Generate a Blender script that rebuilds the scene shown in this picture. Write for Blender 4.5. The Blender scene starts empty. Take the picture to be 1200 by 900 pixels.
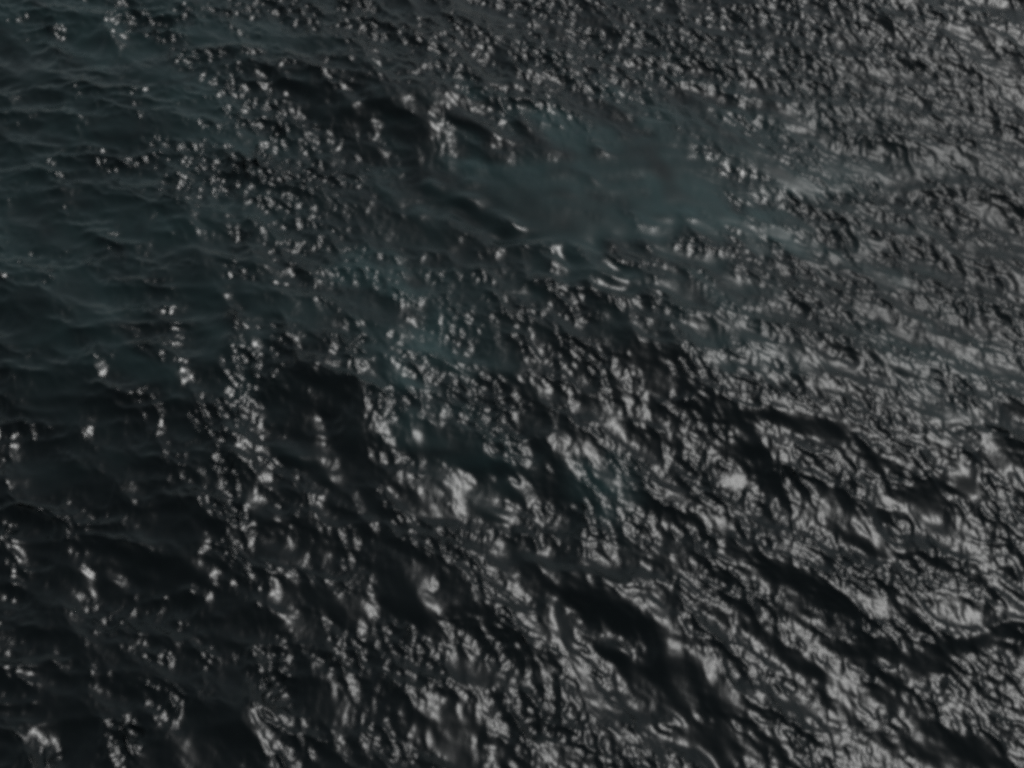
import bpy, math
import numpy as np

scene = bpy.context.scene
R = math.radians

# ------------------------------------------------------------------ camera
CAM_H = 14.5                 # metres above the sea, as from a ship's deck
PITCH = 49.0                 # degrees below the horizon
HFOV = 39.0
cam_data = bpy.data.cameras.new("camera")
cam_data.sensor_width = 36.0
cam_data.lens = 18.0 / math.tan(R(HFOV / 2))
cam_data.clip_start = 0.1
cam_data.clip_end = 20000.0
cam = bpy.data.objects.new("camera", cam_data)
cam.location = (0.0, 0.0, CAM_H)
cam.rotation_euler = (R(90.0 - PITCH), 0.0, 0.0)
scene.collection.objects.link(cam)
scene.camera = cam

# ------------------------------------------------------------------ sky and veiled sun
SUN_EL, SUN_AZ = 54.0, 31.0      # azimuth clockwise from +Y (ahead), i.e. to the right
SUN_ANGLE, SUN_STRENGTH = 14.0, 1.5
world = bpy.data.worlds.new("World")
scene.world = world
world.use_nodes = True
wn, wl = world.node_tree.nodes, world.node_tree.links
wn.clear()
sky = wn.new("ShaderNodeTexSky")
sky.sky_type = 'NISHITA'
sky.sun_disc = False
sky.sun_elevation = R(SUN_EL)
sky.sun_rotation = R(SUN_AZ)
sky.air_density = 1.0
sky.dust_density = 0.6
sky.ozone_density = 1.0
hsv = wn.new("ShaderNodeHueSaturation")        # thin overcast: far less blue than a clear sky
hsv.inputs["Hue"].default_value = 0.447
hsv.inputs["Saturation"].default_value = 0.45
bg = wn.new("ShaderNodeBackground")
bg.inputs["Strength"].default_value = 0.05
wo = wn.new("ShaderNodeOutputWorld")
wl.new(sky.outputs[0], hsv.inputs["Color"])
wl.new(hsv.outputs[0], bg.inputs["Color"])
wl.new(bg.outputs[0], wo.inputs["Surface"])

sun_data = bpy.data.lights.new("sun", 'SUN')
sun_data.energy = SUN_STRENGTH
sun_data.angle = R(SUN_ANGLE)
sun_data.color = (1.0, 1.0, 0.985)
sun = bpy.data.objects.new("sun", sun_data)
sun.rotation_euler = (R(90.0 - SUN_EL), 0.0, R(180.0 - SUN_AZ))
scene.collection.objects.link(sun)

scene.view_settings.view_transform = 'Standard'
scene.view_settings.look = 'None'
scene.view_settings.exposure = 0.3
scene.view_settings.gamma = 1.0
scene.render.engine = 'CYCLES'
scene.cycles.use_denoising = False
scene.cycles.pixel_filter_type = 'BLACKMAN_HARRIS'
scene.cycles.filter_width = 4.0      # soft video-frame sharpness
scene.cycles.max_bounces = 4

# ------------------------------------------------------------------ where things lie on the sea
FPX = 600.0 / math.tan(R(HFOV / 2))
def at(px, py):
    """point of the mean sea level seen at a place in the 1200 x 900 photograph"""
    dx, dy = (px - 600.0) / FPX, (450.0 - py) / FPX
    c, s = math.cos(R(PITCH)), math.sin(R(PITCH))
    d = np.array([dx, c + dy * s, -s + dy * c])
    t = CAM_H / -d[2]
    return d[:2] * t

rng = np.random.default_rng(11)

# ------------------------------------------------------------------ grid, fine near the ship, coarse out to the horizon
def graded(lo, hi, step0, step1, far, growth):
    core = [lo]
    while core[-1] < hi:
        f = (core[-1] - lo) / (hi - lo)
        core.append(core[-1] + step0 + (step1 - step0) * f)
    up, s = [core[-1]], step1
    while up[-1] < far:
        s *= growth
        up.append(up[-1] + s)
    dn, s = [core[0]], step0
    while dn[-1] > -far:
        s *= growth
        dn.append(dn[-1] - s)
    return np.array(dn[:0:-1] + core + up[1:])

xs = graded(-11.5, 11.5, 0.0205, 0.0205, 6000.0, 1.22)
ys = graded(5.5, 23.5, 0.0155, 0.0205, 6000.0, 1.22)
GX, GY = np.meshgrid(xs, ys)
sx = np.gradient(xs)[None, :] * np.ones_like(GX)
sy = np.gradient(ys)[:, None] * np.ones_like(GX)
spacing = np.maximum(sx, sy)

# ------------------------------------------------------------------ wave fields
def field(n, L, lmin, lmax, kdir_deg, spread, power=2.0, seed=0):
    """random periodic sea of one wavelength band: height, grad x, grad y, choppy dx, dy (unit rms slope)"""
    r = np.random.default_rng(seed)
    k1 = np.fft.fftfreq(n, L / n) * 2 * np.pi
    kx, ky = np.meshgrid(k1, k1)
    k = np.hypot(kx, ky)
    k[0, 0] = 1e-9
    lam = 2 * np.pi / k
    env = np.clip((lam - lmin * .8) / (lmin * .4), 0, 1) * np.clip((lmax * 1.2 - lam) / (lmax * .4), 0, 1)
    th = np.arctan2(ky, kx) - R(kdir_deg)
    dirw = np.abs(np.cos(th)) ** spread + 0.03
    amp = env * k ** -power * dirw
    amp[0, 0] = 0
    spec = amp * np.fft.fft2(r.standard_normal((n, n)))
    h = np.fft.ifft2(spec).real
    gx = np.fft.ifft2(1j * kx * spec).real
    gy = np.fft.ifft2(1j * ky * spec).real
    sc = 1.0 / math.sqrt((gx ** 2 + gy ** 2).mean())
    dx = np.fft.ifft2(1j * kx / k * spec).real
    dy = np.fft.ifft2(1j * ky / k * spec).real
    return h * sc, dx * sc, dy * sc

def taps(p, L, n):
    u = p / L * n
    i = np.floor(u).astype(np.int64)
    t = u - i
    w = (-.5*t+t**2-.5*t**3, 1-2.5*t**2+1.5*t**3, .5*t+2*t**2-1.5*t**3, -.5*t**2+.5*t**3)
    return [((i + q - 1) % n, w[q]) for q in range(4)]

def sample(f, L):
    """cubic interpolation of a periodic field on the graded grid"""
    n = f.shape[0]
    g = sum(f[:, i] * w[None, :] for i, w in taps(xs + 311.0, L, n))
    return sum(g[j, :] * w[:, None] for j, w in taps(ys + 173.0, L, n))

def local(px, py, rx, ry, ang):
    """sea-plane frame of an oval seen in the photograph: returns functions of world (X, Y)"""
    a = R(ang)
    c = at(px, py)
    e1 = (at(px + rx * math.cos(a), py + rx * math.sin(a)) - at(px - rx * math.cos(a), py - rx * math.sin(a))) / 2
    e2 = (at(px - ry * math.sin(a), py + ry * math.cos(a)) - at(px + ry * math.sin(a), py - ry * math.cos(a))) / 2
    M = np.linalg.inv(np.array([[e1[0], e2[0]], [e1[1], e2[1]]]))
    X, Y = GX - c[0], GY - c[1]
    return M[0, 0] * X + M[0, 1] * Y, M[1, 0] * X + M[1, 1] * Y, np.hypot(*e2)

warpA = field(1024, 60.0, 0.8, 2.6, 60, 1, power=1.2, seed=31)[0]
warpB = field(1024, 41.0, 0.35, 0.9, 50, 1, power=1.2, seed=33)[0]
def rough(f, L):
    return sample(f / f.std(), L)
NA, NB = rough(warpA, 60.0), rough(warpB, 41.0)

# ---- strength of the wind ripples over the sea: gusts and slicks
gust = np.full(GX.shape, 0.80)
GUSTS = [  # px, py, rx, ry, angle, multiplier towards
    (60, 250, 260, 420, 0, 0.5),
    (680, 60, 400, 85, 5, 1.5),
    (755, 212, 160, 80, -8, 0.2),
    (560, 245, 200, 40, 0, 0.35),
    (240, 130, 70, 40, 10, 0.35),
    (310, 190, 130, 62, 20, 1.9),
    (200, 275, 120, 25, 0, 0.4),
    (1050, 250, 220, 160, 0, 1.05),
    (1120, 430, 80, 34, 20, 0.7),
    (700, 570, 40, 35, 20, 0.6),
    (980, 620, 300, 240, 0, 1.0),
    (130, 720, 280, 260, 0, 0.62),
    (440, 480, 95, 24, 58, 1.7), (575, 500, 60, 20, 55, 1.6), (285, 455, 75, 22, -55, 2.0),
    (275, 610, 75, 28, 75, 2.0), (330, 840, 75, 24, 82, 2.1), (400, 765, 28, 26, 0, 1.7),
    (500, 790, 42, 34, 30, 1.4), (190, 810, 34, 22, 60, 2.0), (105, 705, 44, 28, 20, 1.7),
    (140, 885, 32, 22, 80, 2.1), (60, 890, 26, 22, 80, 2.0), (630, 830, 60, 22, 55, 1.5), (530, 650, 70, 30, 35, 1.3),
]
for px, py, rx, ry, an, m in GUSTS:
    u, v, _ = local(px, py, rx, ry, an)
    u, v = u + 0.18 * NA + 0.1 * NB, v + 0.22 * NB + 0.12 * NA
    w = np.exp(-(u * u + v * v) ** 1.5 * 0.7)
    gust = gust * (1 - w) + m * w

gust *= np.clip(0.92 + 0.28 * NA + 0.28 * NB, 0.35, 1.7)

# ---- slicks, where the short chop dies down as well
slick = np.ones(GX.shape)
for px, py, rx, ry, an, m in [(765, 212, 185, 100, -8, .06), (560, 250, 170, 45, 0, .4), (225, 130, 90, 40, 8, .4)]:
    u, v, _ = local(px, py, rx, ry, an)
    u, v = u + 0.15 * NA, v + 0.2 * NB
    slick *= 1 - (1 - m) * np.exp(-(u * u + v * v) * 0.8)

# ---- single wavelets whose steep near faces lie dark towards the ship
face = np.zeros(GX.shape)
calm = np.ones(GX.shape)
FACES = [  # px, py, half length, half height, angle (photo pixels, clockwise), slope, ripple left
    (402, 515, 66, 42, 30, .34, .08),
    (545, 545, 75, 30, 34, .24, .08),
    (650, 562, 42, 36, 25, .3, .12),
    (760, 445, 40, 32, 20, .18, .35),
    (480, 150, 105, 62, 15, .16, .4),
    (785, 775, 130, 38, 40, .32, .12),
    (700, 715, 110, 32, 30, .25, .25),
    (300, 735, 65, 26, 10, .2, .2),
    (165, 665, 60, 30, 5, .18, .25),
    (480, 700, 55, 45, 30, .2, .25),
    (515, 845, 50, 34, 20, .2, .2),
    (285, 860, 80, 34, -12, .18, .15),
    (885, 528, 26, 24, 10, .18, .35),
    (1060, 205, 22, 24, 30, .10, .4),
    (1110, 575, 90, 14, -25, .24, .4),
    (1130, 762, 105, 13, -22, .3, .4),
    (1020, 432, 95, 10, 12, .3, .5),
    (930, 503, 110, 10, 8, .32, .5),
    (1160, 488, 60, 10, -6, .3, .4),
    (1010, 540, 60, 10, 30, .28, .5),
    (1040, 640, 75, 12, 22, .3, .45),
    (920, 665, 60, 12, 28, .24, .5),
    (890, 740, 75, 11, 26, .32, .4),
    (1030, 765, 60, 11, 8, .24, .4),
    (860, 850, 60, 26, 50, .24, .25),
    (495, 580, 55, 24, 22, .2, .2),
    (355, 115, 80, 18, 22, .2, .35),
    (240, 345, 120, 15, 8, .14, .5),
    (110, 390, 110, 13, -6, .12, .5),
    (80, 470, 100, 14, 4, .12, .5),
    (90, 160, 90, 13, 0, .10, .5),
    (60, 90, 90, 15, -4, .10, .5),
    (1130, 870, 60, 16, 5, .22, .4),
    (830, 350, 60, 14, 25, .14, .5),
    (560, 250, 170, 40, 0, .06, .6),
    (250, 620, 80, 20, 15, .16, .3),
    (60, 840, 60, 26, 5, .16, .3),
    # wavelets leaning to the light, where the glitter gathers
    (285, 455, 60, 24, 85, -.24, 1.5), (275, 610, 60, 28, 72, -.24, 1.4), (330, 845, 65, 24, 80, -.26, 1.4),
    (140, 880, 40, 22, 80, -.26, 1.5), (60, 885, 34, 20, 80, -.26, 1.5), (190, 812, 34, 22, 70, -.26, 1.5),
    (400, 765, 30, 24, 65, -.22, 1.4), (500, 790, 42, 34, 60, -.18, 1.3), (105, 705, 36, 26, 70, -.25, 1.5),
    (255, 660, 40, 24, 65, -.22, 1.4), (345, 705, 45, 24, 70, -.22, 1.3), (300, 535, 50, 26, 60, -.22, 1.3),
    (440, 475, 80, 24, 58, -.16, 1.3), (600, 515, 40, 22, 60, -.16, 1.3), (310, 185, 80, 50, 60, -.16, 1.4),
    (235, 215, 40, 24, 60, -.2, 1.4), (420, 30, 50, 26, 55, -.16, 1.3), (150, 40, 30, 18, 60, -.2, 1.5),
    (330, 290, 50, 26, 60, -.16, 1.3), (640, 420, 50, 24, 65, -.14, 1.2), (500, 400, 60, 34, 60, -.14, 1.2),
]
for px, py, rx, ry, an, sl, cm in FACES:
    u, v, wid = local(px, py, rx, ry, an)
    bend = v + 0.20 * NA + min(0.2, 4.0 / ry) * NB
    u = u + 0.2 * NB
    g = np.exp(-(u ** 2) * 0.9)
    face += -sl * wid * 1.0 * bend * np.exp(-bend ** 2 * 0.5) * g
    w = np.exp(-(u * u * 0.9 + bend * bend * 0.9) ** 1.6)
    calm *= 1 - w * (1 - cm)
calm = np.clip(calm, 0.36, 1.6)

swell = field(512, 70.0, 4.0, 14.0, 70, 2, seed=3)
chopA = field(1024, 46.0, 0.7, 3.2, 62, 2, seed=5)
chopB = field(1024, 37.0, 0.35, 1.1, 45, 1, seed=8)
rip = field(2048, 26.0, 0.07, 0.33, 24, 1.6, power=2.1, seed=13)
ripB = field(1024, 25.0, 0.15, 0.9, 87, 5, power=2.0, seed=21)

def fade(l):          # drop waves the coarse outer grid cannot carry
    return np.clip((l / spacing - 2.0) / 3.0, 0, 1)

left = 1 / (1 + np.exp((GX + 2.5 - 0.10 * (GY - 15)) / 1.2))       # crests lie squarer to the ship on the left
H = np.zeros(GX.shape)
DX = np.zeros(GX.shape)
DY = np.zeros(GX.shape)
def add(fl, L, a, chop):
    global H, DX, DY
    H += a * sample(fl[0], L)
    if chop:
        DX += a * chop * sample(fl[1], L)
        DY += a * chop * sample(fl[2], L)
add(swell, 70.0, 0.055 * fade(4.0) * (0.4 + 0.6 * slick), 0.0)
add(chopA, 46.0, 0.088 * fade(0.7) * (0.08 + 0.92 * slick), 1.2)
add(chopB, 37.0, 0.13 * fade(0.35) * (0.4 + 0.6 * calm) * slick, 1.3)
gust *= np.clip((slick - 0.05) * 1.35, 0.15, 1.0)
ra = gust * calm * fade(0.15)
add(rip, 26.0, 0.30 * ra * (1 - 0.18 * left), 0.7)
add(ripB, 25.0, 0.21 * left * fade(0.2) * np.clip(0.8 + 0.35 * NA, 0.2, 1.6), 0.9)
H += face

# ---- paler, greener patches mixed into the base colour
teal = np.zeros(GX.shape)
for px, py, rx, ry, an, a in [
    (770, 216, 215, 95, -6, .7), (490, 380, 75, 80, 10, .75), (705, 565, 34, 34, 20, .6), (850, 385, 60, 42, 20, .7), (560, 540, 80, 40, 25, .3),
    (230, 130, 90, 45, 10, .45), (200, 275, 150, 35, 0, .4), (1110, 430, 90, 40, 20, .35), (560, 255, 220, 40, 0, .35),
    (100, 320, 300, 110, 0, .35), (80, 30, 240, 80, 0, .45), (60, 200, 260, 140, 0, .35)]:
    u, v, _ = local(px, py, rx, ry, an)
    u, v = u + 0.25 * NA + 0.12 * NB, v + 0.3 * NA + 0.2 * NB
    teal = np.maximum(teal, a * np.exp(-(u * u + v * v)))

# ---- capillary ruffling too fine for the mesh
ruffle = np.full(GX.shape, 0.29)
for px, py, rx, ry, an, a in [(1080, 220, 280, 210, 0, .39), (740, 212, 180, 90, 0, .22), (40, 300, 300, 420, 0, .20)]:
    u, v, _ = local(px, py, rx, ry, an)
    w = np.exp(-(u * u + v * v) ** 1.5)
    ruffle = ruffle * (1 - w) + a * w

# ------------------------------------------------------------------ the sea mesh
ny, nx = GX.shape
co = np.empty((ny * nx, 3), np.float32)
co[:, 0] = (GX + DX).ravel()
co[:, 1] = (GY + DY).ravel()
co[:, 2] = H.ravel()
idx = np.arange(ny * nx, dtype=np.int32).reshape(ny, nx)
quads = np.stack([idx[:-1, :-1], idx[:-1, 1:], idx[1:, 1:], idx[1:, :-1]], -1).reshape(-1, 4)
me = bpy.data.meshes.new("water")
me.vertices.add(len(co))
me.vertices.foreach_set("co", co.ravel())
me.loops.add(quads.size)
me.loops.foreach_set("vertex_index", quads.ravel())
me.polygons.add(len(quads))
me.polygons.foreach_set("loop_start", np.arange(0, quads.size, 4, dtype=np.int32))
me.polygons.foreach_set("use_smooth", np.ones(len(quads), dtype=bool))
at_teal = me.attributes.new("teal_patches", 'FLOAT', 'POINT')
at_teal.data.foreach_set("value", teal.ravel().astype(np.float32))
at_ruf = me.attributes.new("ruffle", 'FLOAT', 'POINT')
at_ruf.data.foreach_set("value", ruffle.ravel().astype(np.float32))
at_rip = me.attributes.new("ripple", 'FLOAT', 'POINT')
at_rip.data.foreach_set("value", np.clip(gust * calm, 0, 1.4).ravel().astype(np.float32))
me.update()

mat = bpy.data.materials.new("sea_water")
mat.use_nodes = True
n, l = mat.node_tree.nodes, mat.node_tree.links
bsdf = n["Principled BSDF"]
bsdf.inputs["IOR"].default_value = 1.333
ruf = n.new("ShaderNodeAttribute"); ruf.attribute_name = "ruffle"
l.new(ruf.outputs["Fac"], bsdf.inputs["Roughness"])
attr = n.new("ShaderNodeAttribute"); attr.attribute_name = "teal_patches"
geo = n.new("ShaderNodeNewGeometry")
cloud = n.new("ShaderNodeTexNoise")
cloud.inputs["Scale"].default_value = 0.55
cloud.inputs["Detail"].default_value = 5.0
l.new(geo.outputs["Position"], cloud.inputs["Vector"])
cr = n.new("ShaderNodeMapRange")
cr.inputs["From Min"].default_value = 0.3; cr.inputs["From Max"].default_value = 0.75
cr.inputs["To Min"].default_value = 0.35; cr.inputs["To Max"].default_value = 1.3
l.new(cloud.outputs["Fac"], cr.inputs["Value"])
mul = n.new("ShaderNodeMath"); mul.operation = 'MULTIPLY'; mul.use_clamp = True
l.new(attr.outputs["Fac"], mul.inputs[0]); l.new(cr.outputs["Result"], mul.inputs[1])
mix = n.new("ShaderNodeMix"); mix.data_type = 'RGBA'
mix.inputs["A"].default_value = (0.0028, 0.0042, 0.0046, 1)
mix.inputs["B"].default_value = (0.032, 0.062, 0.063, 1)
l.new(mul.outputs[0], mix.inputs["Factor"])
l.new(mix.outputs["Result"], bsdf.inputs["Base Color"])
fine = n.new("ShaderNodeTexNoise")
fine.inputs["Scale"].default_value = 10.0
fine.inputs["Detail"].default_value = 2.5
turn = n.new("ShaderNodeMapping")              # short crests lie across the wind
turn.inputs["Rotation"].default_value = (0, 0, R(-30))
turn.inputs["Scale"].default_value = (2.2, 1.1, 1.0)
l.new(geo.outputs["Position"], turn.inputs["Vector"])
l.new(turn.outputs["Vector"], fine.inputs["Vector"])
bump = n.new("ShaderNodeBump")
rp = n.new("ShaderNodeAttribute"); rp.attribute_name = "ripple"
fm = n.new("ShaderNodeMath"); fm.operation = 'MULTIPLY'
l.new(fine.outputs["Fac"], fm.inputs[0]); l.new(rp.outputs["Fac"], fm.inputs[1])
bump.inputs["Strength"].default_value = 0.9
bump.inputs["Distance"].default_value = 0.01
l.new(fm.outputs[0], bump.inputs["Height"])
l.new(bump.outputs["Normal"], bsdf.inputs["Normal"])
me.materials.append(mat)

water = bpy.data.objects.new("water", me)
water["kind"] = "structure"
water["label"] = "dark choppy sea water with grey glitter filling the whole view"
scene.collection.objects.link(water)
